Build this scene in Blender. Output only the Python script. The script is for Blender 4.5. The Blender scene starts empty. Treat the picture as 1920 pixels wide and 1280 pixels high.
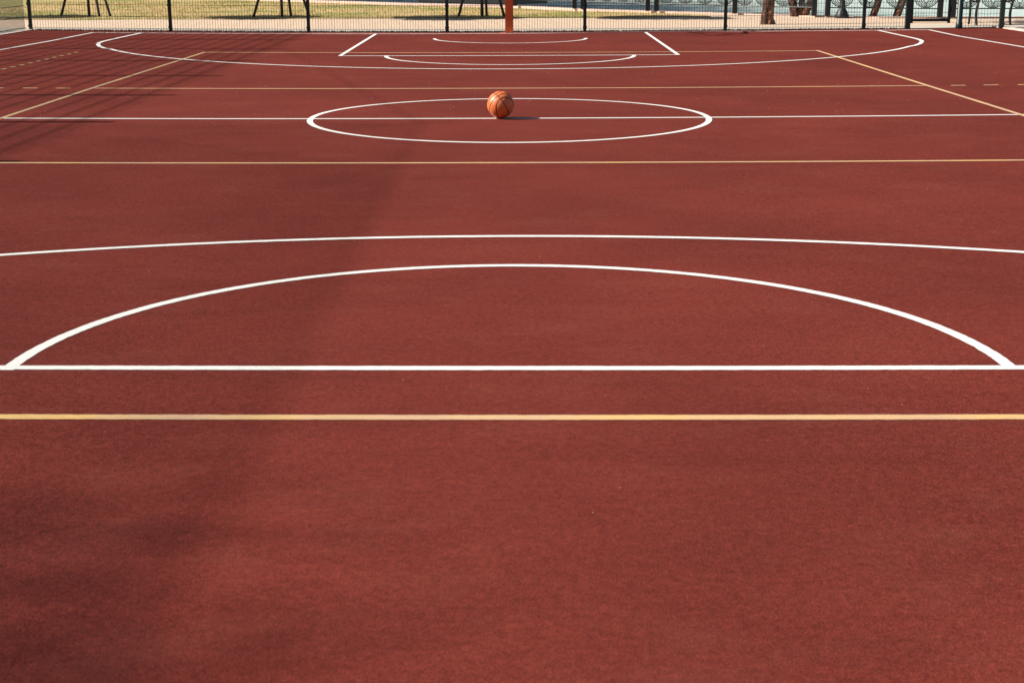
import bpy, bmesh, math, random
import numpy as np
from mathutils import Matrix, Vector
R = math.radians
random.seed(7); rng = np.random.default_rng(7)
sc = bpy.context.scene
C = sc.collection

# ------------------------------------------------------------------ camera
PIT, YAW, ROL = 0.25929, -0.00035, -0.00346
CAM = (0.0206, -13.21272, 1.43249)
c_, s_ = math.cos(YAW), math.sin(YAW)
F = Vector((s_*math.cos(PIT), c_*math.cos(PIT), -math.sin(PIT)))
Rt = Vector((c_, -s_, 0)); Up = Rt.cross(F)
R2 = math.cos(ROL)*Rt + math.sin(ROL)*Up
U2 = -math.sin(ROL)*Rt + math.cos(ROL)*Up
cd = bpy.data.cameras.new('camera'); cam = bpy.data.objects.new('camera', cd); C.objects.link(cam)
M = Matrix.Identity(4)
for i in range(3):
    M[i][0] = R2[i]; M[i][1] = U2[i]; M[i][2] = -F[i]; M[i][3] = CAM[i]
cam.matrix_world = M
cd.sensor_width = 36; cd.lens = 36*2746.55/1920
cd.clip_start = 0.05; cd.clip_end = 3000
cd.dof.use_dof = True; cd.dof.focus_distance = 13.3; cd.dof.aperture_fstop = 8.0
sc.camera = cam

# ------------------------------------------------------------------ light
SUN_EL, SUN_AZ = 38.0, 1.3          # shadows fall towards +X, a touch towards +Y
w = bpy.data.worlds.new('World'); sc.world = w; w.use_nodes = True
nt = w.node_tree; bg = nt.nodes['Background']
sky = nt.nodes.new('ShaderNodeTexSky'); sky.sky_type = 'NISHITA'; sky.sun_disc = False
sky.sun_elevation = R(SUN_EL); sky.sun_rotation = R(-90 + SUN_AZ)   # sun stands at -X
sky.air_density = 1.0; sky.dust_density = 1.5
nt.links.new(sky.outputs[0], bg.inputs[0]); bg.inputs[1].default_value = 0.05
sl = bpy.data.lights.new('sun', 'SUN'); sl.energy = 4.9; sl.angle = R(0.53); sl.color = (1.0, 0.93, 0.82)
so = bpy.data.objects.new('sun', sl); C.objects.link(so)
sd = Vector((math.cos(R(SUN_EL))*math.cos(R(SUN_AZ)), math.cos(R(SUN_EL))*math.sin(R(SUN_AZ)), -math.sin(R(SUN_EL))))
so.rotation_euler = sd.to_track_quat('-Z', 'Y').to_euler(); so.location = (-20, 0, 20)
sc.view_settings.view_transform = 'Standard'; sc.view_settings.look = 'None'
sc.view_settings.exposure = 0.56; sc.view_settings.gamma = 1.0

# ------------------------------------------------------------------ helpers
K = 0.00078
def cz(x, y):                        # gently dished court surface, blending to flat behind the fence
    t = min(max((y-14.8)/5.0, 0), 1)
    return K*min(x*x, 81.5)*(1-t)

def tag(o, label=None, cat=None, group=None, kind=None):
    if label: o['label'] = label
    if cat: o['category'] = cat
    if group: o['group'] = group
    if kind: o['kind'] = kind
    return o

def link_mesh(name, verts, faces, mat, parent=None, smooth=False, mats=None, fm=None):
    me = bpy.data.meshes.new(name); me.from_pydata([tuple(v) for v in verts], [], faces)
    if mats:
        for m in mats: me.materials.append(m)
        if fm is not None: me.polygons.foreach_set('material_index', fm)
    else: me.materials.append(mat)
    if smooth: me.polygons.foreach_set('use_smooth', [True]*len(me.polygons))
    me.update()
    o = bpy.data.objects.new(name, me); C.objects.link(o)
    if parent: o.parent = parent
    return o

def empty(name, loc=(0, 0, 0), rz=0):
    o = bpy.data.objects.new(name, None); C.objects.link(o); o.location = loc; o.rotation_euler = (0, 0, rz)
    o.empty_display_size = 0.2
    return o

class MB:
    """collects simple pieces of one part"""
    def __init__(s): s.v = []; s.f = []
    def add(s, vs, fs):
        n = len(s.v); s.v += [tuple(v) for v in vs]; s.f += [tuple(i+n for i in f) for f in fs]
    def box(s, x0, x1, y0, y1, z0, z1, bev=0):
        if bev:
            bm = bmesh.new(); bmesh.ops.create_cube(bm, size=1)
            for v in bm.verts: v.co = Vector(((x0+x1)/2+v.co.x*(x1-x0), (y0+y1)/2+v.co.y*(y1-y0), (z0+z1)/2+v.co.z*(z1-z0)))
            bmesh.ops.bevel(bm, geom=bm.edges[:], offset=bev, segments=2, affect='EDGES')
            bm.verts.index_update(); s.add([v.co[:] for v in bm.verts], [[v.index for v in f.verts] for f in bm.faces]); bm.free(); return
        s.add([(x0,y0,z0),(x1,y0,z0),(x1,y1,z0),(x0,y1,z0),(x0,y0,z1),(x1,y0,z1),(x1,y1,z1),(x0,y1,z1)],
              [(0,3,2,1),(4,5,6,7),(0,1,5,4),(1,2,6,5),(2,3,7,6),(3,0,4,7)])
    def tube(s, pts, rad, n=8, closed=False, cap=True):
        pts = [Vector(p) for p in pts]; m = len(pts)
        rads = rad if hasattr(rad, '__len__') else [rad]*m
        rings = []; prev = None
        for i, p in enumerate(pts):
            if closed: t = pts[(i+1) % m]-pts[i-1]
            else: t = pts[min(i+1, m-1)]-pts[max(i-1, 0)]
            t.normalize()
            if prev is None:
                a = Vector((0, 0, 1)) if abs(t.z) < .9 else Vector((1, 0, 0)); u = t.cross(a).normalized()
            else: u = (prev-t*prev.dot(t)).normalized()
            prev = u; v = t.cross(u)
            rings.append([p+(u*math.cos(2*math.pi*k/n)+v*math.sin(2*math.pi*k/n))*rads[i] for k in range(n)])
        vs = [q for r in rings for q in r]; fs = []
        for i in range(m if closed else m-1):
            j = (i+1) % m
            for k in range(n): fs.append((i*n+k, i*n+(k+1) % n, j*n+(k+1) % n, j*n+k))
        if cap and not closed: fs += [tuple(range(n))[::-1], tuple((m-1)*n+k for k in range(n))]
        s.add(vs, fs)
    def lathe(s, prof, cx=0, cy=0, n=20):
        s_v = []; fs = []
        for r, z in prof:
            for k in range(n): s_v.append((cx+r*math.cos(2*math.pi*k/n), cy+r*math.sin(2*math.pi*k/n), z))
        for i in range(len(prof)-1):
            for k in range(n): fs.append((i*n+k, i*n+(k+1) % n, (i+1)*n+(k+1) % n, (i+1)*n+k))
        fs += [tuple(range(n))[::-1], tuple((len(prof)-1)*n+k for k in range(n))]
        s.add(s_v, fs)
    def build(s, name, mat, parent=None, smooth=False): return link_mesh(name, s.v, s.f, mat, parent, smooth)

# ------------------------------------------------------------------ materials
class NT:
    def __init__(s, name):
        s.m = bpy.data.materials.new(name); s.m.use_nodes = True; s.t = s.m.node_tree; s.b = s.t.nodes['Principled BSDF']
        s.tc = s.t.nodes.new('ShaderNodeTexCoord')
    def n(s, typ, **kw):
        d = s.t.nodes.new(typ)
        for k, v in kw.items():
            if k in d.inputs.keys(): d.inputs[k].default_value = v
            else: setattr(d, k, v)
        return d
    def l(s, a, b): s.t.links.new(a, b)
    def co(s, scale=(1, 1, 1), rot=(0, 0, 0), src='Object'):
        m = s.n('ShaderNodeMapping'); m.inputs['Scale'].default_value = scale; m.inputs['Rotation'].default_value = rot
        s.l(s.tc.outputs[src], m.inputs['Vector']); return m.outputs[0]
    def noise(s, scale, detail=2, rough=.5, vec=None, **kw):
        d = s.n('ShaderNodeTexNoise', Scale=scale, Detail=detail, Roughness=rough)
        s.l(vec or s.tc.outputs['Object'], d.inputs['Vector']); return d.outputs[0]
    def ramp(s, fac, stops):
        r = s.n('ShaderNodeValToRGB'); e = r.color_ramp.elements
        while len(e) < len(stops): e.new(.5)
        for i, (p, c) in enumerate(stops):
            e[i].position = p; e[i].color = (*c, 1) if hasattr(c, '__len__') else (c, c, c, 1)
        s.l(fac, r.inputs[0]); return r.outputs[0]
    def mix(s, fac, a, b, mode='MIX'):
        d = s.n('ShaderNodeMix', data_type='RGBA', blend_type=mode)
        for sock, v in ((0, fac), (6, a), (7, b)):
            if hasattr(v, 'links'): s.l(v, d.inputs[sock])
            elif hasattr(v, '__len__'): d.inputs[sock].default_value = (*v, 1)
            else: d.inputs[sock].default_value = v
        return d.outputs[2]
    def base(s, c): s.l(c, s.b.inputs['Base Color'])
    def rough(s, v): s.b.inputs['Roughness'].default_value = v
    def bump(s, h, strength, dist):
        d = s.n('ShaderNodeBump', Strength=strength, Distance=dist); s.l(h, d.inputs['Height']); s.l(d.outputs[0], s.b.inputs['Normal'])

def simple(name, col, rough=.6, var=.15, scale=8, metal=0, bump=0, spec=.5):
    t = NT(name); n = t.noise(scale, 4, .6)
    c = t.ramp(n, [(.3, tuple(x*(1-var) for x in col)), (.7, tuple(min(1, x*(1+var)) for x in col))])
    t.base(c); t.rough(rough); t.b.inputs['Metallic'].default_value = metal
    t.b.inputs['Specular IOR Level'].default_value = spec
    if bump: t.bump(t.noise(scale*4, 4), .5, bump)
    return t.m

def court_mat():
    t = NT('red rubber court')
    g1 = t.noise(300, 2, .6); g2 = t.noise(120, 3, .7); g3 = t.noise(22, 4, .6)
    col = t.ramp(g1, [(.30, (.070, .0110, .0080)), (.50, (.154, .0265, .0187)), (.72, (.270, .056, .041))])
    g4 = t.noise(46, 2, .55)
    col = t.mix(1.0, col, t.ramp(g4, [(.30, .84), (.5, 1.0), (.70, 1.17)]), 'MULTIPLY')
    col = t.mix(1.0, col, t.ramp(g2, [(.28, .66), (.52, 1.0), (.75, 1.30)]), 'MULTIPLY')
    col = t.mix(1.0, col, t.ramp(g3, [(.3, .88), (.5, 1.0), (.72, 1.10)]), 'MULTIPLY')
    big = t.noise(.55, 4, .6)
    col = t.mix(1.0, col, t.ramp(big, [(.32, .86), (.68, 1.15)]), 'MULTIPLY')
    # faint squeegee smears running across the court from when the rubber was laid
    sm = t.noise(1.0, 5, .62, t.co((.5, 4.0, 1)))
    col = t.mix(1.0, col, t.ramp(sm, [(.32, .90), (.44, 1.0), (1, 1.03)]), 'MULTIPLY')
    # scuffed, dustier play areas
    wr = t.ramp(t.noise(1.6, 6, .72, t.co((1, 1.6, 1))), [(.50, 0.0), (.72, .16)])
    col = t.mix(wr, col, (.25, .085, .06))
    dk = t.ramp(t.noise(3.1, 7, .75, t.co((1, 1.3, 1))), [(.24, .22), (.38, 0.0)])
    col = t.mix(dk, col, (.07, .016, .013))
    # sparse dark and pale grit
    v = t.n('ShaderNodeTexVoronoi', Scale=26.0); t.l(t.tc.outputs['Object'], v.inputs['Vector'])
    lw = t.ramp(v.outputs['Distance'], [(.035, 1.0), (.06, 0.0)])
    pick = t.ramp(t.noise(60, 0), [(.60, 0.0), (.64, 1.0)])
    col = t.mix(t.mix(1.0, lw, pick, 'MULTIPLY'), col, (.03, .012, .012))
    t.base(col); t.rough(.9); t.b.inputs['Specular IOR Level'].default_value = .08
    h = t.mix(.5, g1, g2)
    t.bump(h, .55, .004)
    return t.m
MCOURT = court_mat()

def paint_mat(name, stops, wear=.0):
    t = NT(name)
    n = t.noise(1.7, 3, .55); n2 = t.noise(160, 3, .6)
    c = t.ramp(n, stops)
    c = t.mix(1.0, c, t.ramp(n2, [(.3, .86), (.55, 1.0)]), 'MULTIPLY')
    if wear:
        h = t.ramp(t.noise(210, 3, .7), [(.60, 0.0), (.74, wear)])
        c = t.mix(h, c, (.16, .035, .027))
    t.base(c); t.rough(.7); t.bump(n2, .3, .002)
    return t.m
MWHITE = paint_mat('white line paint', [(.3, (.84, .83, .78)), (.7, (.88, .87, .83))])
MYELLOW = paint_mat('yellow line paint', [(.36, (.61, .385, .24)), (.5, (.65, .42, .22)), (.64, (.74, .47, .17))], .35)
MGREEN = simple('dark green powder coated steel', (.006, .020, .021), .42, .25, 20)
MIRON = simple('black cast iron', (.008, .012, .015), .5, .3, 14)
MORANGE = simple('orange painted steel', (.66, .11, .024), .45, .12, 5)
MBOARD = simple('white board', (.7, .7, .68), .4)
MNET = simple('white net cord', (.75, .73, .7), .8)
MBARK = None
def bark_mat():
    t = NT('rough peeling bark')
    n = t.noise(7, 6, .7, t.co((1, 1, .25))); v = t.noise(22, 5, .65, t.co((1, 1, .35)))
    c = t.ramp(n, [(.38, (.02, .012, .010)), (.50, (.14, .055, .03)), (.64, (.42, .19, .10))])
    c = t.mix(1.0, c, t.ramp(v, [(.3, .35), (.6, 1.1)]), 'MULTIPLY')
    t.base(c); t.rough(.9); t.bump(v, 1.0, .06); return t.m
MBARK = bark_mat()
MSTAKE = simple('dark tree stake wood', (.03, .018, .016), .8, .4, 12)
MLEAF = simple('green leaves', (.06, .10, .025), .6, .4, 3)
MDLEAF = simple('dark leaves of added woods', (.025, .045, .02), .7, .4, .5)
MWOOD = simple('red brown bench slats', (.30, .065, .035), .5, .25, 9)
MCHAR = simple('charcoal painted panel', (.007, .009, .011), .5, .15, 3)
MRUBBER = simple('tyre rubber', (.012, .012, .013), .8)
MCHROME = simple('scuffed chrome', (.5, .5, .5), .3, .1, 5, 1)
MREDP = simple('dull red paint', (.30, .04, .03), .4)

# ------------------------------------------------------------------ the setting
def grid(name, xs, ys, zf, mat, parent=None):
    v = [(x, y, zf(x, y)) for y in ys for x in xs]; n = len(xs)
    f = [(j*n+i, j*n+i+1, (j+1)*n+i+1, (j+1)*n+i) for j in range(len(ys)-1) for i in range(n-1)]
    return link_mesh(name, v, f, mat, parent, True)

court = grid('court', [-9+.25*i for i in range(73)], [-20.0+.5*i for i in range(70)]+[14.66], lambda x, y: cz(x, y), MCOURT)
tag(court, 'brick red rubber sports court with white and yellow lines', kind='structure')

def lin(a, b, n): return [a+(b-a)*i/n for i in range(n+1)]
def ribbon(name, pts, width, mat, layer, close=False, jit=.0009):
    """painted strip along a centre line of (x, y) points, laid on the court"""
    P = [Vector((x, y)) for x, y in pts]; dens = []
    step = .025
    Q = []
    m = len(P)
    for i in range(m if close else m-1):
        a, b = P[i], P[(i+1) % m]; k = max(1, int((b-a).length/step))
        Q += [a.lerp(b, j/k) for j in range(k)]
    if not close: Q.append(P[-1])
    n = len(Q); v = []; f = []
    for i, q in enumerate(Q):
        t = (Q[(i+1) % n]-Q[i-1]) if close else (Q[min(i+1, n-1)]-Q[max(i-1, 0)])
        t.normalize(); nn = Vector((-t.y, t.x))
        for sgn in (1, -1):
            p = q+nn*(sgn*width/2+rng.normal(0, jit))
            v.append((p.x, p.y, cz(p.x, p.y)+.0018+.0004*layer))
    for i in range(n if close else n-1):
        j = (i+1) % n; f.append((2*i, 2*i+1, 2*j+1, 2*j))
    o = link_mesh(name, v, f, mat, court); return o
def arcp(cx, cy, r, a0, a1, n=180): return [(cx+r*math.cos(R(a0+(a1-a0)*i/n)), cy+r*math.sin(R(a0+(a1-a0)*i/n))) for i in range(n+1)]

def L(o, lab): o['label'] = lab; return o
L(ribbon('centre_line', [(-7.62, -.03), (-2.6, -.05), (.5, -.045), (4.5, -.03), (7.62, -.03)], .056, MWHITE, 0), 'white line across the middle of the court')
L(ribbon('centre_circle', arcp(0, 0, 1.775, 0, 360, 360)[:-1], .053, MWHITE, 1, True), 'white centre circle')
L(ribbon('free_throw_line', [(-2.47, -8.157), (2.47, -8.217)], .05, MWHITE, 0), 'near white free throw line')
L(ribbon('free_throw_arc', arcp(0.005, -8.2, 1.785, 0, 180, 260), .05, MWHITE, 1), 'near white free throw arc')
L(ribbon('three_point_arc', arcp(0, -12.425, 6.75, 8, 172, 300), .05, MWHITE, 2), 'near white three point arc')
L(ribbon('sideline', [(-7.62, -14), (-7.66, 9.2), (-7.60, 11.5), (-7.62, 14.08)], .055, MWHITE, 2), 'left white sideline')
L(ribbon('sideline', [(7.63, -14), (7.65, 9.04), (7.56, 11.95), (7.63, 14.06)], .055, MWHITE, 2), 'right white sideline')
L(ribbon('baseline', [(-7.62, 14.09), (-4.45, 14.11), (-2.0, 14.08), (0, 14.16), (2.7, 14.40), (5.33, 14.27), (7.63, 14.06)], .075, MWHITE, 0), 'far white baseline')
L(ribbon('three_point_arc', [(-6.73, 14.05), (-6.74, 12.6), (-6.725, 11.5), (-6.69, 11.1), (-6.60, 10.66), (-6.42, 10.12), (-6.25, 9.74)]+arcp(0, 12.425, 6.745, 205.6, 334.2, 240)+[(6.24, 9.75), (6.42, 10.15), (6.60, 10.70), (6.675, 11.1), (6.70, 11.5), (6.71, 12.6), (6.72, 14.06)], .064, MWHITE, 3), 'far white three point line')
L(ribbon('key_side', [(-2.45, -14.0), (-2.45, -8.13)], .05, MWHITE, 1), 'left side of the near key')
L(ribbon('key_side', [(2.45, -14.0), (2.45, -8.19)], .05, MWHITE, 1), 'right side of the near key')
L(ribbon('key_side', [(-2.455, 14.06), (-2.445, 8.175)], .055, MWHITE, 1), 'left side of the far key')
L(ribbon('key_side', [(2.49, 14.33), (2.415, 8.175)], .055, MWHITE, 1), 'right side of the far key')
L(ribbon('free_throw_line', [(-2.47, 8.20), (2.44, 8.20)], .062, MWHITE, 0), 'far white free throw line')
L(ribbon('free_throw_arc', arcp(0, 8.2, 1.775, 181, 359, 180), .06, MWHITE, 2), 'far white free throw arc')
L(ribbon('no_charge_arc', arcp(0, 12.5, 1.30, 178, 362, 140), .06, MWHITE, 1), 'small white arc under the far hoop')
L(ribbon('yellow_sideline', [(-4.56, -8.7), (-4.545, 0), (-4.56, 3.0), (-4.54, 8.95)], .05, MYELLOW, 2), 'left yellow sideline')
L(ribbon('yellow_sideline', [(4.56, -8.78), (4.57, 0), (4.55, 3.0), (4.54, 8.86)], .05, MYELLOW, 2), 'right yellow sideline')
L(ribbon('yellow_end_line', [(-4.56, -8.707), (4.56, -8.813)], .05, MYELLOW, 0), 'near yellow end line')
L(ribbon('yellow_end_line', [(-4.56, 8.91), (0, 8.87), (4.56, 8.80)], .062, MYELLOW, 0), 'far yellow end line')
L(ribbon('yellow_attack_line', [(-4.56, -2.885), (0, -2.905), (4.56, -2.945)], .05, MYELLOW, 0), 'near yellow cross line')
L(ribbon('yellow_attack_line', [(-4.56, 2.955), (0, 2.955), (4.56, 2.925)], .056, MYELLOW, 0), 'far yellow cross line')
for a, b in ((-5.31, -5.15), (-4.95, -4.79), (-5.68, -5.52), (-6.03, -5.88)):
    ribbon('yellow_dash', [(a, 2.94), (b, 2.94)], .05, MYELLOW, 0)
for a, b in ((4.80, 4.96), (5.16, 5.32), (5.53, 5.68), (5.88, 6.03)):
    ribbon('yellow_dash', [(a, 2.91), (b, 2.91)], .05, MYELLOW, 0)
for k in range(14):
    y = 8.80-k*.352
    ribbon('yellow_dash', [(-6.385, y), (-6.39, y-.17)], .05, MYELLOW, 1)

# fine pale grit lying about on the rubber
v = []; f = []
for i in range(900):
    x = rng.uniform(-8.6, 8.6); y = rng.uniform(-10.5, 14.2) if i % 3 else rng.uniform(-1, 14)
    r = rng.uniform(.0015, .005) if y > 0 else rng.uniform(.0008, .0024)
    z = cz(x, y)+.003; b = len(v); a = rng.uniform(0, 6)
    for k in range(4): v.append((x+r*math.cos(a+k*1.57), y+r*math.sin(a+k*1.57)*rng.uniform(.6, 1), z))
    v.append((x, y, z+r*1.2)); f += [(b+k, b+(k+1) % 4, b+4) for k in range(4)]
tag(link_mesh('grit', v, f, simple('pale grit', (.55, .42, .36), .8)), 'tiny pale grit scattered over the court', kind='stuff')

# land: everything on the near side of the quay edge
EDGE = [(-400, 440), (-60, 88), (-6, 33.2), (-3.2, 30.5), (0.04, 28.15), (2.0, 25.3), (3.4, 24.15), (5.3, 22.4), (6.9, 20.85), (8.2, 20.15), (9.6, 19.98), (13, 19.85), (400, 16)]
t = NT('dry ground'); t.base(t.ramp(t.noise(1.2, 6, .6), [(.3, (.55, .40, .27)), (.7, (.68, .50, .34))])); t.rough(.9); MDRY = t.m
bm = bmesh.new()
vs = [bm.verts.new((x, y, -.075)) for x, y in EDGE]+[bm.verts.new((x, y, -.075)) for x, y in ((400, -400), (-400, -400))]
bm.faces.new(vs); bmesh.ops.triangulate(bm, faces=bm.faces[:]); bmesh.ops.recalc_face_normals(bm, faces=bm.faces[:])
if sum(fc.normal.z for fc in bm.faces) < 0: bmesh.ops.reverse_faces(bm, faces=bm.faces[:])
me = bpy.data.meshes.new('ground'); bm.to_mesh(me); bm.free(); me.materials.append(MDRY)
g = bpy.data.objects.new('ground', me); C.objects.link(g); tag(g, 'dry earth around the court', kind='structure')

def edge_y(x):
    for (x0, y0), (x1, y1) in zip(EDGE, EDGE[1:]):
        if x0 <= x <= x1: return y0+(y1-y0)*(x-x0)/(x1-x0)
    return 20
def zone(name, xs, y0f, y1f, mat, dz, label, rows=10):
    n = len(xs); v = []; f = []
    for j in range(rows+1):
        for x in xs:
            y = y0f(x)+(y1f(x)-y0f(x))*j/rows; v.append((x, y, cz(x, y)+dz))
    for j in range(rows):
        for i in range(n-1): f.append((j*n+i, j*n+i+1, (j+1)*n+i+1, (j+1)*n+i))
    return tag(link_mesh(name, v, f, mat, None, True), label, kind='structure')

def paving_mat():
    t = NT('pale sandy block paving')
    br = t.n('ShaderNodeTexBrick', Scale=1.0); br.inputs['Mortar Size'].default_value = .016; br.inputs['Brick Width'].default_value = .40; br.inputs['Row Height'].default_value = .2
    br.inputs['Color1'].default_value = (.66, .49, .36, 1); br.inputs['Color2'].default_value = (.72, .54, .39, 1); br.inputs['Mortar'].default_value = (.46, .34, .25, 1)
    t.l(t.co(rot=(0, 0, R(38))), br.inputs['Vector'])
    sep = t.n('ShaderNodeSeparateXYZ'); t.l(t.tc.outputs['Object'], sep.inputs[0])
    mr = t.n('ShaderNodeMapRange'); mr.inputs['From Min'].default_value = 15.6; mr.inputs['From Max'].default_value = 16.8
    ad = t.n('ShaderNodeMath', operation='ADD'); t.l(sep.outputs[1], ad.inputs[0])
    nn = t.noise(1.5, 5); sub = t.n('ShaderNodeMath', operation='MULTIPLY_ADD'); t.l(nn, sub.inputs[0]); sub.inputs[1].default_value = 2.0; sub.inputs[2].default_value = -1.0
    t.l(sub.outputs[0], ad.inputs[1]); t.l(ad.outputs[0], mr.inputs[0])
    gr = t.ramp(t.noise(30, 5, .7), [(.3, (.40, .36, .30)), (.7, (.66, .60, .52))])
    t.base(t.mix(mr.outputs[0], gr, br.outputs[0])); t.rough(.9); t.bump(t.noise(40, 3), .3, .01)
    return t.m
xs = lin(-30, 30, 120)
zone('path', xs, lambda x: 14.70 if x < 4 else 14.70-.1*(x-4), lambda x: min(21.2 if x < 3.6 else 40, edge_y(x)-.02), paving_mat(), -.012, 'pale sandy paved path behind the fence')
def grass_mat():
    t = NT('dried lawn')
    n = t.noise(1.0, 6, .68); n2 = t.noise(.35, 3)
    c = t.ramp(n, [(.30, (.29, .24, .09)), (.42, (.47, .35, .14)), (.56, (.56, .40, .18)), (.70, (.62, .43, .24))])
    c = t.mix(t.ramp(n2, [(.48, 0.0), (.60, .8)]), c, (.24, .26, .06))
    t.base(c); t.rough(.95); t.bump(t.noise(60, 3), .6, .03); return t.m
MGRASS = grass_mat()
zone('lawn', lin(-60, 4.6, 90), lambda x: 20.85+.12*math.sin(x*2.1)+.1*math.sin(x*5.3), lambda x: edge_y(x)-(1.15 if x < 2 else .8), MGRASS, -.004, 'dried yellow lawn beyond the path', 24)
tk = NT('pale pink kerb stone'); tk.base(tk.ramp(tk.noise(6, 4), [(.3, (.62, .44, .36)), (.7, (.74, .55, .46))])); tk.rough(.85); MKERB = tk.m
# raised stone edge along the quay
def strip3d(name, pts, wid, z0, z1, mat, label, side=-1):
    v = []; f = []
    for i, (x, y) in enumerate(pts):
        a = Vector(pts[max(i-1, 0)]); b = Vector(pts[min(i+1, len(pts)-1)]); tt = (b-a).normalized(); nn = Vector((tt.y, -tt.x))*side
        for q, z in (((x, y), z0), ((x, y), z1), ((x+nn.x*wid, y+nn.y*wid), z1), ((x+nn.x*wid, y+nn.y*wid), z0)): v.append((q[0], q[1], z))
    for i in range(len(pts)-1):
        for k in range(4): f.append((4*i+k, 4*i+(k+1) % 4, 4*i+4+(k+1) % 4, 4*i+4+k))
    return tag(link_mesh(name, v, f, mat), label, kind='structure')
strip3d('quay_edge', EDGE[1:-1]+[(60, 19.4)], .32, -3.0, .02, MKERB, 'pale pink stone edge above the water', -1)
# court edging
MCONC = simple('pale concrete edging', (.78, .62, .54), .85, .2, 9)
v = []; f = []
def kerb(name, x0, x1, label):
    ys = lin(-20, 14.75, 60); b = MB()
    for a, c2 in zip(ys, ys[1:]):
        o = K*81
        j0, j1 = rng.normal(0, .008), rng.normal(0, .008)
        b.box(x0, x1, a+.004, c2-.004, -.1, o+.012+rng.uniform(0, .006))
    return tag(b.build(name, MCONC), label, kind='structure')
kerb('kerb', -9.018, -8.90, 'pale concrete edging along the left of the court')
kerb('kerb', 9.0, 9.2, 'pale concrete edging along the right of the court')
# side verges outside the court
zone('verge', lin(-60, -9.02, 60), lambda x: -25, lambda x: 14.7, simple('grey trodden earth', (.34, .30, .27), .95, .25, 1.5), -.02, 'grey trodden ground left of the court')
zone('verge', lin(9.2, 60, 60), lambda x: -25, lambda x: 14.1, MDRY, -.02, 'dry ground right of the court')

def water_mat():
    t = NT('pale river water'); t.b.inputs['Base Color'].default_value = (.64, .76, .68, 1); t.rough(.25); t.b.inputs['Specular IOR Level'].default_value = .22
    t.b.inputs['IOR'].default_value = 1.33
    t.bump(t.noise(1.0, 4, .6, t.co((1.2, 3.0, 1))), .6, .25); return t.m
wv = [(-1500, -200, -1.1), (1500, -200, -1.1), (1500, 2500, -1.1), (-1500, 2500, -1.1)]
tag(link_mesh('water', wv, [(0, 1, 2, 3)], water_mat()), 'pale green river beyond the railing', kind='structure')

# ------------------------------------------------------------------ leaves
def leaf_mass(n, rad, cen, size, squash=1.0, clumps=14):
    cs = rng.normal(0, 1, (clumps, 3)); cs /= np.linalg.norm(cs, axis=1)[:, None]; cs *= rng.uniform(.35, .8, (clumps, 1))
    p = cs[rng.integers(0, clumps, n)]+rng.normal(0, .20, (n, 3)); p = p*rad; p[:, 2] *= squash; p += np.array(cen)
    u = rng.normal(0, 1, (n, 3)); u /= np.linalg.norm(u, axis=1)[:, None]
    w2 = np.cross(u, rng.normal(0, 1, (n, 3))); w2 /= np.linalg.norm(w2, axis=1)[:, None]
    s = size*rng.uniform(.6, 1.3, (n, 1))
    v = np.stack([p-u*s, p+w2*s*.45, p+u*s, p-w2*s*.45], 1).reshape(-1, 3)
    return v.tolist(), [(4*i, 4*i+1, 4*i+2, 4*i+3) for i in range(n)]

# ------------------------------------------------------------------ basketball
def ball():
    rr = .12; cen = Vector((-.079, -.045, cz(0, 0)+.0026+rr))
    y = Vector((-.16, .51, .845)); y.normalize(); x = Vector((.571, -.649, .5)); x = (x-y*x.dot(y)).normalized(); z = x.cross(y)
    B = Matrix((Rt, U2, -F)).transposed()      # photo axes at the ball -> world
    X, Y, Z = B @ x, B @ y, B @ z
    def curve(fn, n=200): return [fn(2*math.pi*i/n) for i in range(n)]
    g1 = curve(lambda a: X*math.cos(a)+Y*math.sin(a)); g2 = curve(lambda a: Y*math.cos(a)+Z*math.sin(a))
    ov = []
    for s in (1, -1):
        def fn(a, s=s):
            th = R(49+23*math.cos(a)**2)
            return X*(s*math.cos(th))+(Y*math.cos(a)+Z*math.sin(a))*math.sin(th)
        ov.append(curve(fn))
    allp = np.array([tuple(p) for c in (g1, g2, *ov) for p in c])
    bm = bmesh.new(); bmesh.ops.create_icosphere(bm, subdivisions=6, radius=1.0)
    for vtx in bm.verts:
        p = np.array(vtx.co[:]); d = np.sqrt(((allp-p)**2).sum(1).min())*rr
        k = max(0, 1-d/.0062); vtx.co = vtx.co*(rr-.0018*min(1, k*1.8))
    me = bpy.data.meshes.new('basketball'); bm.to_mesh(me); bm.free()
    me.polygons.foreach_set('use_smooth', [True]*len(me.polygons))
    t = NT('orange pebbled rubber')
    t.base(t.ramp(t.noise(30, 3), [(.3, (.68, .155, .035)), (.7, (.80, .20, .048))])); t.rough(.46); t.b.inputs['Specular IOR Level'].default_value = .8
    v = t.n('ShaderNodeTexVoronoi', Scale=420.0); t.l(t.tc.outputs['Object'], v.inputs['Vector']); t.bump(v.outputs['Distance'], .35, .0006)
    me.materials.append(t.m)
    o = bpy.data.objects.new('basketball', me); C.objects.link(o); o.location = cen
    tag(o, 'orange basketball with black seams resting on the white centre line', 'basketball')
    m = MB()
    for c in (g1, g2, *ov): m.tube([p*(rr-.0022) for p in c], .0036, 6, True)
    m.build('seam', simple('black seam rubber', (.008, .007, .007), .6), o, True)
ball()

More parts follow.
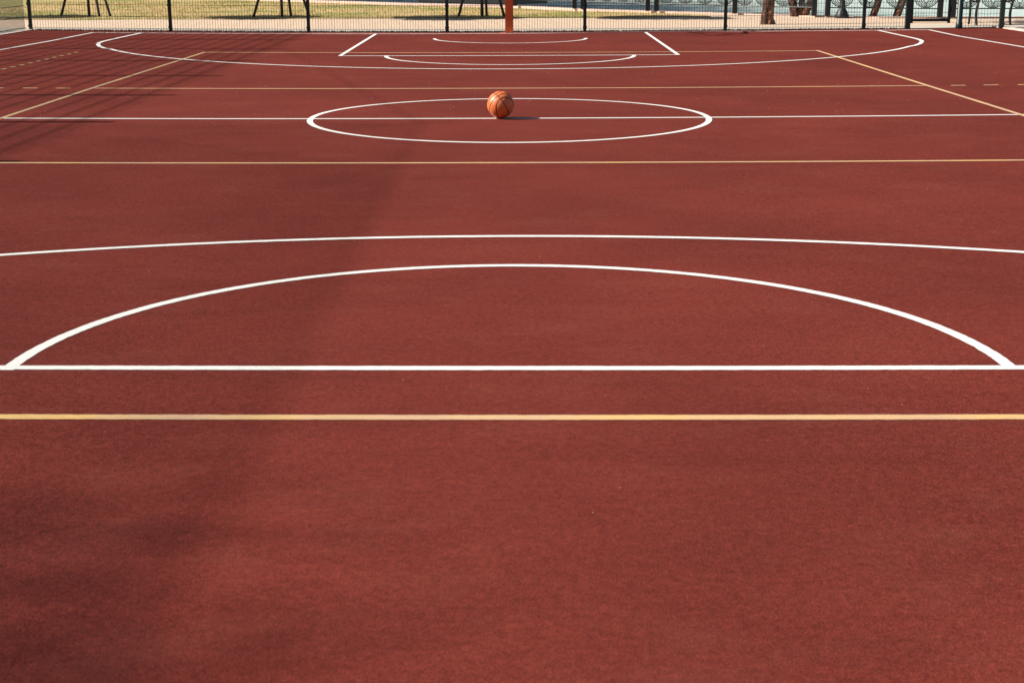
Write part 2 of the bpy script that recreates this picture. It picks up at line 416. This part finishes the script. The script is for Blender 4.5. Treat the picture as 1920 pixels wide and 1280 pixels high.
# ------------------------------------------------------------------ mesh fences
def wires(mb, a, b, zs0, zs1, pitch=.05, rv=.0030, rh=.0035, hstep=.215, h0=.045, double=.0):
    """welded wire panel between ground points a and b"""
    a = Vector(a); b = Vector(b); d = (b-a); ln = d.length; d.normalize(); nrm = Vector((-d.y, d.x))
    n = int(ln/pitch)
    def prism(p, q, r, ax):
        k = [ax[0]*r, ax[1]*r, -ax[0]*r, -ax[1]*r]
        mb.add([p+e for e in k]+[q+e for e in k], [(i, (i+1) % 4, 4+(i+1) % 4, 4+i) for i in range(4)])
    D = Vector((d.x, d.y, 0)); N = Vector((nrm.x, nrm.y, 0)); Zv = Vector((0, 0, 1))
    for i in range(1, n):
        p = a+d*(ln*i/n); z = cz(p.x, p.y)
        prism(Vector((p.x, p.y, z+zs0)), Vector((p.x, p.y, z+zs1)), rv, (D, N))
    za, zb = cz(a.x, a.y), cz(b.x, b.y); k = 0
    zz = zs0+h0
    while zz < zs1:
        for o in ((-double, double) if double else (0,)):
            off = N*(rv+rh)*(1 if o <= 0 else -1)
            prism(Vector((a.x, a.y, za+zz))+off, Vector((b.x, b.y, zb+zz))+off, rh, (N, Zv))
        zz += hstep
def fence_post(name, x, y, h, parent, wdt=.06, ang=0, clamps=(.08, .48, .9)):
    z = cz(x, y); b = MB(); b.box(-wdt/2, wdt/2, -wdt/2, wdt/2, -.05, h, .006); b.box(-wdt/2-.003, wdt/2+.003, -wdt/2-.003, wdt/2+.003, h+.002, h+.02)
    o = b.build(name, MGREEN, parent); o.location = (x, y, z); o.rotation_euler = (0, 0, ang)
    for c2 in clamps:
        b = MB(); b.box(-wdt/2-.008, wdt/2+.008, -wdt/2-.010, -wdt/2+.01, c2-.02, c2+.02, .003); b.lathe([(.008, c2-.006), (.008, c2+.006)], 0, -wdt/2-.012, 8)
        b.build('clamp', MGREEN, o)
    return o
FP = [(-8.95, 14.72), (-6.34, 14.72), (-3.77, 14.75), (-1.18, 14.73), (1.39, 14.73), (4.02, 14.78), (6.56, 14.58)]
bf = empty('mesh_fence', (0, 0, 0)); tag(bf, 'dark green welded mesh fence behind the far baseline', 'fence')
for x, y in FP: fence_post('post', x, y, 4.1, bf)
for (x0, y0), (x1, y1) in zip(FP, FP[1:]):
    m = MB(); wires(m, (x0+.03, y0+.01), (x1-.03, y1+.01), .0, 4.0, rv=.0030, rh=.0035); m.build('mesh_panel', MGREEN, bf)
m = MB(); wires(m, (6.59, 14.58), (7.31, 14.50), 0, 4.0); m.build('mesh_panel', MGREEN, bf)
# gate with its two stout posts
gt = empty('gate'); tag(gt, 'dark green mesh gate between two stout posts at the far right', 'gate')
b = MB(); b.box(-.045, .045, -.045, .045, -.05, 4.1, .008); o = b.build('gate_post', MGREEN, gt); o.location = (7.35, 14.49, cz(7.35, 14.49))
b = MB(); b.lathe([(.062, -.05), (.062, .10), (.052, .11), (.052, 4.1), (.03, 4.13)], 0, 0, 20); o = b.build('gate_post', MGREEN, gt, True); o.location = (8.25, 14.30, cz(8.25, 14.3))
gx0, gy0, gx1, gy1 = 7.43, 14.62, 8.17, 14.58; gz = cz(7.8, 14.5)
b = MB(); b.box(gx0, gx0+.045, gy0-.02, gy0+.025, gz+.09, gz+2.1); b.box(gx1-.045, gx1, gy0-.02, gy0+.025, gz+.09, gz+2.1)
b.box(gx0+.045, gx1-.045, gy0-.017, gy0+.022, gz+.12, gz+.17); b.box(gx0+.045, gx1-.045, gy0-.017, gy0+.022, gz+2.05, gz+2.1)
b.build('gate_frame', MGREEN, gt)
m = MB(); wires(m, (gx0+.045, gy0), (gx1-.045, gy0), .17, 2.05, h0=.1); m.build('mesh_panel', MGREEN, gt)
for hz in (.35, 1.8):
    b = MB(); b.lathe([(.018, gz+hz-.05), (.018, gz+hz+.05)], gx1+.015, gy0, 10); b.build('hinge', MGREEN, gt)
b = MB(); b.box(gx0-.05, gx0+.08, gy0-.05, gy0-.02, gz+1.0, gz+1.12, .004); b.build('latch', MIRON, gt)
rf = empty('mesh_fence'); tag(rf, 'short dark green mesh fence right of the gate ending at a single post', 'fence')
fence_post('post', 8.98, 14.16, 4.1, rf, .08)
m = MB(); wires(m, (8.31, 14.30), (8.94, 14.17), 0, 4.0); m.build('mesh_panel', MGREEN, rf)
# side fence
sf = empty('mesh_fence'); tag(sf, 'tall dark green mesh fence along the left of the court, seen mostly by its shadow', 'fence')
Ys = [14.72-2.5*i for i in range(15)]
HT = lambda y: 4.05
for y in Ys[1:]:
    fence_post('post', -9.045, y-.15, HT(y-.2)+.20, sf, .085, R(90))
yy = [14.68]+[y-.15 for y in Ys[1:]]
for a, b2 in zip(yy, yy[1:]):
    m = MB(); wires(m, (-9.035, a), (-9.035, b2), 0, HT(b2)+.12, rv=.0046, rh=.0050, hstep=.2, double=.011); m.build('mesh_panel', MGREEN, sf)

# added net, out of view past the side fence, shades the near left court
bn0 = empty('shade_net', (-9.6, 0, 0)); tag(bn0, 'added high netting, unseen, that shades the near left of the court', 'netting')
m = MB(); y0n, y1n, z0n, z1n = -19.0, -.6, 3.95, 6.88; D45 = 1/math.sqrt(2); pitch = .085
def flat(p, q, r):
    d = (q-p).normalized(); n1 = d.cross(Vector((1, 0, 0))); X1 = Vector((1, 0, 0))
    k = [n1*r, X1*r, -n1*r, -X1*r]; m.add([p+e for e in k]+[q+e for e in k], [(i, (i+1) % 4, 4+(i+1) % 4, 4+i) for i in range(4)])
Hn = z1n-z0n
for sgn in (1, -1):
    c0 = y0n-Hn
    while c0 < y1n+Hn:
        a, b = (c0, c0+sgn*Hn); t0_, t1_ = 0.0, 1.0
        lo, hi = min(a, b), max(a, b)
        ya, yb = max(lo, y0n), min(hi, y1n)
        if ya < yb:
            f_ = lambda yv: z0n+(yv-a)/(b-a)*Hn
            if (ya+yb)/2 > -3.2 and f_(yb) > z1n-(yb+3.2)*1.1 and f_(ya) > z1n-(ya+3.2)*1.1: c0 += pitch; continue
            flat(Vector((0, ya, f_(ya))), Vector((0, yb, f_(yb))), .0034)
        c0 += pitch
m.build('net', MIRON, bn0)
m = MB(); m.tube([(0, -19.5, 6.9), (0, -.6, 6.9), (-4.4, 15.6, 7.0)], .005, 5); m.build('shade_net_cable', MIRON, bn0)
for x, y in ((0, -19.5), (-4.4, 15.6)):
    m = MB(); m.tube([(x, y, 0), (x, y, 7.1)], .05, 10); m.build('pole', MGREEN, bn0)  # poles of the added shade net

# ------------------------------------------------------------------ hoop
hp = empty('basketball_hoop', (-.02, 14.30, 0)); tag(hp, 'orange square steel post of the far basketball hoop', 'basketball hoop')
b = MB(); b.box(-.07, .07, -.07, .07, 0, 3.6, .008); b.build('post', MORANGE, hp)
b = MB(); b.box(-.16, .16, -.02, .16, -.01, .006, .002); b.build('base_plate', MORANGE, hp)
b = MB()
b.tube([(-.05, -.05, 3.45), (-.35, -.86, 3.6)], .03, 8); b.tube([(.05, -.05, 3.45), (.35, -.86, 3.6)], .03, 8)
b.tube([(-.05, -.05, 2.6), (-.35, -.86, 3.05)], .03, 8); b.tube([(.05, -.05, 2.6), (.35, -.86, 3.05)], .03, 8)
b.build('arm', MORANGE, hp)
b = MB(); b.box(-.9, .9, -.90, -.87, 2.9, 3.95, .004); bb = b.build('backboard', MBOARD, hp)
b = MB()
for x0, x1, z0, z1 in ((-.9, .9, 2.9, 2.95), (-.9, .9, 3.9, 3.95), (-.9, -.85, 2.95, 3.9), (.85, .9, 2.95, 3.9), (-.295, .295, 3.05, 3.10), (-.295, .295, 3.45, 3.5), (-.295, -.245, 3.1, 3.45), (.245, .295, 3.1, 3.45)):
    b.box(x0, x1, -.903, -.9005, z0, z1)
b.build('board_marking', MORANGE, bb)
b = MB(); b.tube([(.225*math.cos(a), -1.275+.225*math.sin(a), 3.05) for a in [2*math.pi*i/32 for i in range(32)]], .009, 8, True); b.box(-.08, .08, -1.05, -.905, 3.03, 3.06)
rim = b.build('rim', MORANGE, hp, True)
b = MB()
for k in range(12):
    for s in (1, -1):
        b.tube([((.22-.1*j/5)*math.cos(2*math.pi*(k/12+s*j/5*.12)), -1.275+(.22-.1*j/5)*math.sin(2*math.pi*(k/12+s*j/5*.12)), 3.04-.42*j/5) for j in range(6)], .003, 4)
b.build('net', MNET, rim)

# ------------------------------------------------------------------ staked young trees
def young_tree(x, y, feet, label, slabel, tx, lean=0, seed=0):
    t = empty('young_tree', (x, y, 0)); tag(t, label, 'tree', 'staked young trees on the lawn')
    b = MB(); b.tube([(0, 0, -.02), (lean*.3, 0, 1.0), (lean*.6, .02, 2.0), (lean, 0, 3.0), (lean, 0, 3.9)], [.036, .032, .028, .022, .012], 8)
    for k in range(9):
        a = k*2.4; b.tube([(lean, 0, 2.6+.12*k), (lean+.4*math.cos(a), .3*math.sin(a), 3.0+.13*k), (lean+.85*math.cos(a), .6*math.sin(a), 3.25+.1*k)], [.014, .010, .005], 5)
    b.build('trunk', MSTAKE, t)
    v, f = leaf_mass(6500, 1.12, (lean-.0, -.75, 3.25), .12, .62, 40); link_mesh('crown', v, f, MLEAF, t)
    s = empty('tree_stakes', (x, y, 0)); tag(s, slabel, 'tree stakes', 'tree stakes on the lawn')
    for fx, fy in feet:
        ax, ay = -.05 if fx < 0 else .05, fy*.05
        b = MB(); b.tube([(fx, fy, -.03), (fx+(ax-fx)*.5, fy+(ay-fy)*.5, .9), (ax, ay, 1.85)], [.032, .030, .027], 8); b.build('stake', MSTAKE, s)
    b = MB(); b.tube([(.09*math.cos(a), .09*math.sin(a), 1.72) for a in [2*math.pi*i/14 for i in range(14)]], .012, 6, True); b.build('tie', MRUBBER, s)
young_tree(-10.02, 22.45, [(-.74, .2), (.27, -.1), (.55, -.15)], 'thin young tree between the far left stakes near the corner post', 'dark wooden stakes leaning together at the far left, near the corner post', 0)
young_tree(-5.33, 21.77, [(-.66, -.1), (.19, .15), (.66, -.05)], 'thin young tree on the dark shaded patch left of the third fence post', 'dark wooden stakes on the shaded patch left of the third fence post', 0)
young_tree(-.66, 21.4, [(-.55, .05), (.52, .05), (.1, .6)], 'thin young tree on the dark shaded patch left of the orange post', 'dark wooden stakes standing just left of the orange hoop post', 0)
# a row of the same trees goes on to the left, out of the picture, and shades its edge
t0 = empty('young_tree', (-14.7, 22.9, 0)); tag(t0, 'young tree beyond the left edge, shading the lawn corner', 'tree', 'staked young trees on the lawn')
b = MB(); b.tube([(0, 0, 0), (0, 0, 2), (0, 0, 3.9)], [.04, .03, .012], 8); b.build('trunk', MSTAKE, t0)
v, f = leaf_mass(2600, 1.2, (0, -.75, 3.25), .12, .62); link_mesh('crown', v, f, MLEAF, t0)

# low dark tufts standing in for the fence's shadow along its foot
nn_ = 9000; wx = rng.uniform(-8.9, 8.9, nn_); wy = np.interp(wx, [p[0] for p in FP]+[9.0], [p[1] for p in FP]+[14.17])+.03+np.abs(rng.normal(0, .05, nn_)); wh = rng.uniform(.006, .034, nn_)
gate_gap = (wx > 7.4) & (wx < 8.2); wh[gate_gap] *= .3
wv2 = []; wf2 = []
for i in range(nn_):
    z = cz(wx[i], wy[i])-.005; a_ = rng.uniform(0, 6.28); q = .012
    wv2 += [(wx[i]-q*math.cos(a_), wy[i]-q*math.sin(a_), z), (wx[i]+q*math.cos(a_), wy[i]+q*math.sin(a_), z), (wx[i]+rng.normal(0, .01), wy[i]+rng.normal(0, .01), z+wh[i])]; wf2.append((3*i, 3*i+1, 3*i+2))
tag(link_mesh('shade_tufts', wv2, wf2, simple('dark shade tufts', (.06, .06, .055), .9, .5, 6)), 'dark low tufts standing in for the shadow at the foot of the mesh fence', kind='stuff')

# short grass
n = 30000
gx = rng.uniform(-14, 4.2, n); gy = rng.uniform(20.75, 33, n)
lim = np.array([edge_y(x)-(1.2 if x < 2 else .85) for x in gx]); pat = np.sin(gx*1.3+np.sin(gy*.9)*2)*np.cos(gy*1.7+gx*.4)
keep = (gy < lim) & (rng.random(n) < .35+.65*(pat > -.1)); gx, gy = gx[keep], gy[keep]; n = len(gx)
hh = rng.uniform(.015, .05, n); a = rng.uniform(0, 6.28, n); wd = .006
v = np.empty((n, 3, 3)); v[:, 0] = np.stack([gx-np.cos(a)*wd, gy-np.sin(a)*wd, np.zeros(n)-.004], 1); v[:, 1] = np.stack([gx+np.cos(a)*wd, gy+np.sin(a)*wd, np.zeros(n)-.004], 1)
v[:, 2] = np.stack([gx+rng.normal(0, .015, n), gy+rng.normal(0, .015, n), hh], 1)
t = NT('dry grass blades'); t.base(t.ramp(t.noise(.9, 4, .6), [(.35, (.32, .30, .07)), (.5, (.62, .46, .18)), (.7, (.74, .55, .27))])); t.rough(.9)
tag(link_mesh('grass', v.reshape(-1, 3).tolist(), [(3*i, 3*i+1, 3*i+2) for i in range(n)], t.m), 'short dried grass on the lawn', kind='stuff')

# ------------------------------------------------------------------ rough-barked trees
def trunk_mesh(mb, pts, rads, nn=18, wob=.16, seed=0):
    r2 = np.random.default_rng(seed); n = len(mb.v)
    P = []; Rr = []
    for i in range(len(pts)-1):
        for k in range(6): P.append(Vector(pts[i]).lerp(Vector(pts[i+1]), k/6)); Rr.append(rads[i]+(rads[i+1]-rads[i])*k/6)
    P.append(Vector(pts[-1])); Rr.append(rads[-1])
    ph = r2.uniform(0, 6, 4)
    mb.tube(P, Rr, nn)
    for i in range(len(P)):
        for k in range(nn):
            j = n+i*nn+k; vv = Vector(mb.v[j]); a = 2*math.pi*k/nn
            s = 1+wob*(.5*math.sin(3*a+ph[0]+i*.12)+.35*math.sin(5*a+ph[1]-i*.2)+r2.normal(0, .28))
            mb.v[j] = tuple(P[i]+(vv-P[i])*s)
def big_tree(x, y, stems, crowns, label, seed):
    t = empty('tree', (x, y, cz(x, y)-.02)); tag(t, label, 'tree')
    for i, (pts, rads) in enumerate(stems):
        m = MB(); trunk_mesh(m, pts, rads, 18, .2, seed+i); m.build('trunk', MBARK, t)
    for c in crowns:
        v, f = leaf_mass(3500, c[3], c[:3], .10, .8, 22); link_mesh('crown', v, f, MLEAF, t)
    return t
big_tree(5.235, 17.33, [([(0, 0, 0), (.0, 0, .12), (.03, 0, .5), (.06, .05, 1.6), (.0, .1, 3.2), (-.1, 0, 4.6)], [.165, .125, .112, .108, .085, .05]),
                        ([(.0, .05, 2.4), (.5, .2, 3.4), (.8, .3, 4.4)], [.07, .05, .03])], [(0, 0, 5.2, 1.9), (.8, .2, 4.7, 1.3)], 'rough brown tree trunk standing alone in front of the railing', 11)
big_tree(6.60, 21.25, [([(-.05, 0, 0), (-.12, 0, .3), (-.22, 0, .8), (-.5, .1, 2.4), (-.8, 0, 4)], [.11, .085, .075, .065, .04]),
                       ([(.06, 0, 0), (.10, .05, .3), (.12, .05, .9), (.2, .1, 2.6), (.2, 0, 4.2)], [.08, .07, .065, .06, .04]),
                       ([(.12, -.03, 0), (.26, -.03, .3), (.40, 0, .8), (.8, 0, 2.4), (1.1, 0, 3.8)], [.09, .075, .07, .06, .03]),
                       ], [(-.6, 0, 4.6, 1.4), (.9, 0, 4.4, 1.5)], 'tree with several thick stems spreading from one base behind the railing line', 23)
big_tree(8.22, 20.62, [([(-.05, 0, 0), (.06, 0, .35), (.22, 0, .9), (.7, .1, 2.4), (1.0, .1, 4.0)], [.085, .075, .07, .055, .03])], [(1.1, 0, 4.4, 1.3)], 'slim trunk leaning to the right behind the railing, left of the gate', 31)
big_tree(8.70, 20.6, [([(0, 0, 0), (.12, 0, .35), (.32, 0, .9), (1.0, .1, 2.4), (1.5, .1, 3.8)], [.085, .075, .07, .055, .03])], [(1.6, 0, 4.2, 1.2)], 'slim leaning trunk half hidden behind the left gate post', 37)

# ------------------------------------------------------------------ ornamental railing
rl = empty('railing'); tag(rl, 'black ornamental iron railing with nested rings along the water', 'railing')
def column(x, y):
    b = MB(); b.box(-.055, .055, -.055, .055, 0, 1.15, .006); b.box(-.07, .07, -.07, .07, 1.152, 1.2, .01); o = b.build('column', MIRON, rl); o.location = (x, y, .02)
cols = [(0.13, 27.85), (1.66, 25.75), (1.86, 25.5), (3.40, 24.0), (3.60, 23.82), (5.30, 22.25), (6.88, 20.78), (7.16, 20.66), (9.47, 19.86), (9.75, 19.84), (13.2, 19.7)]
for x, y in cols: column(x, y)
def bay(a, b2):
    a = Vector((*a, .02)); b2 = Vector((*b2, .02)); d = (b2-a); ln = d.length; d.normalize(); Zv = Vector((0, 0, 1)); m = MB()
    for z, r in ((.185, .014), (1.05, .02), (.92, .012)): m.tube([a+Zv*z, b2+Zv*z], r, 6)
    m.build('rail', MIRON, rl)
    k = max(1, round((ln-.1)/.585)); m = MB()
    for i in range(k):
        c0 = a+d*(ln*(i+.5)/k)
        for rad, bot in ((.265, .20), (.215, .225), (.165, .25), (.12, .28)):
            cc = c0+Zv*(bot+rad); m.tube([cc+d*(rad*math.cos(t))+Zv*(rad*math.sin(t)) for t in [2*math.pi*j/36 for j in range(36)]], .0085 if rad < .26 else .012, 5, True)
        cc = c0+Zv*.365; m.tube([cc+d*(.058*math.cos(t))+Zv*(.058*math.sin(t)) for t in [2*math.pi*j/20 for j in range(20)]], .010, 5, True)
        m.tube([c0+Zv*.19, c0+Zv*.305], .010, 5); m.tube([c0+Zv*.73, c0+Zv*.92], .010, 5)
    m.build('ring_panel', MIRON, rl)
for i, j in ((0, 1), (2, 3), (4, 5), (5, 6), (7, 8), (9, 10)): bay(cols[i], cols[j])

# lamp post
lp = empty('street_lamp', (7.42, 20.35, 0)); tag(lp, 'black cast iron lamp post with a flared base by the railing', 'street lamp')
b = MB(); b.lathe([(.155, -.02), (.155, .05), (.13, .08), (.12, .13), (.075, .19), (.06, .22), (.075, .25), (.058, .28), (.058, .42), (.08, .52), (.075, .62), (.05, .72)], 0, 0, 24); b.build('base', MIRON, lp, True)
b = MB(); b.lathe([(.048, .72), (.04, 2.0), (.032, 3.4)], 0, 0, 16); b.build('pole', MIRON, lp, True)
b = MB(); b.lathe([(.05, 3.4), (.17, 3.5), (.2, 3.75), (.12, 3.95), (.03, 4.0)], 0, 0, 16); b.build('lamp_shade', simple('milk glass', (.75, .75, .72), .3), lp, True)

# bench
bn = empty('bench', (9.72, 15.75, cz(9.7, 15.75)), R(104)); tag(bn, 'bench with red brown slats and curved black iron ends behind the right fence post', 'bench')
def bench_end(xo):
    m = MB()
    pts = [(xo, -.02+.0, .0), (xo, .035, .10), (xo, .055, .2), (xo, .04, .3), (xo, -.03, .42), (xo, -.15, .53)]
    m.tube(pts, [.022, .026, .028, .026, .024, .02], 8)
    m.tube([(xo, .48, 0), (xo, .44, .2), (xo, .46, .42), (xo, .56, .85)], [.022, .024, .024, .02], 8)
    m.tube([(xo, -.12, .50), (xo, .2, .44), (xo, .47, .46)], .02, 8)
    m.build('bench_end', MIRON, bn, True)
bn.rotation_euler = (0, 0, 0)
bn.location = (9.72, 15.9, .03)
bench_end(0.0); bench_end(-.66); bench_end(1.2)
m = MB()
for k in range(5): m.box(-.74, 1.35, -.10+.11*k, -.01+.11*k, .485, .515, .006)
m.build('seat', MWOOD, bn)
m = MB()
for k in range(4): m.box(-.74, 1.35, .50+.02*k, .53+.02*k, .62+.09*k, .69+.09*k, .006)
m.build('backrest', MWOOD, bn)

# far left: a long charcoal block and a parked scooter at the edge of the lawn
ck = empty('kiosk', (-1.4, 30.6, 0), R(-43)); tag(ck, 'long charcoal block at the far edge of the lawn, left of the orange post', 'kiosk')
b = MB(); b.box(-1.9, 1.9, 0, 1.6, 0, 1.9, .02); b.build('wall', MCHAR, ck)
b = MB(); b.box(-2.0, 2.0, -.1, 1.7, 1.92, 2.0, .02); b.build('roof', MCHAR, ck)
b = MB()
for x in (-1.2, 0, 1.2): b.box(x-.5, x+.5, -.012, -.003, .9, 1.6)
b.build('panel', MCHAR, ck)
st = empty('scooter', (-3.95, 33.55, .0), R(-15)); tag(st, 'dark parked scooter at the far edge of the lawn, only its wheels in view', 'scooter')
for x in (-.5, .5):
    m = MB(); m.tube([(x+.19*math.cos(a), 0, .24+.19*math.sin(a)) for a in [2*math.pi*i/28 for i in range(28)]], .05, 10, True); m.build('wheel', MRUBBER, st, True)
    b = MB(); b.tube([(x, -.04, .24), (x, .04, .24)], .13, 16); b.build('hub', MCHROME, st)
b = MB(); b.box(-.22, .3, -.15, .15, .2, .27, .02); b.build('footboard', MCHAR, st)
b = MB(); b.box(-.75, -.15, -.14, .14, .34, .72, .08); b.build('body', MREDP, st, True)
b = MB(); b.box(-.8, -.12, -.13, .13, .72, .80, .03); b.build('seat', MRUBBER, st)
b = MB(); b.tube([(.5, 0, .45), (.38, 0, .7), (.3, 0, 1.0)], .03, 8); b.tube([(.28, -.3, 1.02), (.3, 0, 1.0), (.28, .3, 1.02)], .015, 8); b.build('handlebar', MCHAR, st)
b = MB(); b.box(.28, .36, -.2, .2, .27, .85, .02); b.build('front_shield', MREDP, st)
b = MB(); b.tube([(-.02, -.12, .22), (-.05, -.2, 0)], .02, 6); b.build('stand', MCHAR, st)

# wood added on the far bank, out of view, to darken the mirrored water
vs2 = []; fs2 = []
for k in range(46):
    x = -150+k*3.7; y = 120+8*math.sin(k*1.7); v, f = leaf_mass(420, rng.uniform(9, 14), (x, y, rng.uniform(9, 14)), 1.1, 1.1, 10)
    o = len(vs2); vs2 += v; fs2 += [tuple(i+o for i in q) for q in f]
tag(link_mesh('mirror_wood', vs2, fs2, MDLEAF), 'added dark wood on the far bank, unseen except mirrored in the water', kind='stuff')
# tall trees added upstream, out of view, to shade the water on the left
vs2 = []; fs2 = []
for k in range(13):
    x = -7.5-k*3.0; y = 37+k*3.4; H_ = 18+1.9*k; v, f = leaf_mass(6500, 1.0, (0, 0, 0), .05, 1, 40)
    o = len(vs2); vs2 += [(x+q[0]*3.4, y+q[1]*3.4, H_/2+q[2]*H_/2) for q in v]; fs2 += [tuple(i+o for i in q) for q in f]
tag(link_mesh('shade_wood', vs2, fs2, MDLEAF), 'tall trees added upstream, unseen, to shade the water', kind='stuff')
tag(zone('far_bank', lin(-400, 60, 30), lambda x: 105, lambda x: 500, MDRY, .2, 'far bank of the river'), kind='structure')

# tree added out of view on the left, its top darkens the near corner
t0 = empty('tree', (-22.9, -11.3, 0)); tag(t0, 'added unseen tree far outside the left fence, its top shades the near corner', 'tree')
m = MB(); trunk_mesh(m, [(0, 0, 0), (.1, 0, 4), (0, .1, 8), (.1, 0, 12), (.0, 0, 17)], [.34, .26, .20, .12, .04], 14, .12, 5); m.build('trunk', MBARK, t0)
nl = 2000; p = np.stack([rng.normal(0, .55, nl), rng.normal(0, .8, nl), 16+rng.normal(0, .5, nl)], 1)
p[:, 0] += .55
u = rng.normal(0, 1, (nl, 3)); u /= np.linalg.norm(u, axis=1)[:, None]; w2 = np.cross(u, rng.normal(0, 1, (nl, 3))); w2 /= np.linalg.norm(w2, axis=1)[:, None]
v = np.stack([p-u*.06, p+w2*.03, p+u*.06, p-w2*.03], 1).reshape(-1, 3)
link_mesh('crown', v.tolist(), [(4*i, 4*i+1, 4*i+2, 4*i+3) for i in range(nl)], MLEAF, t0)
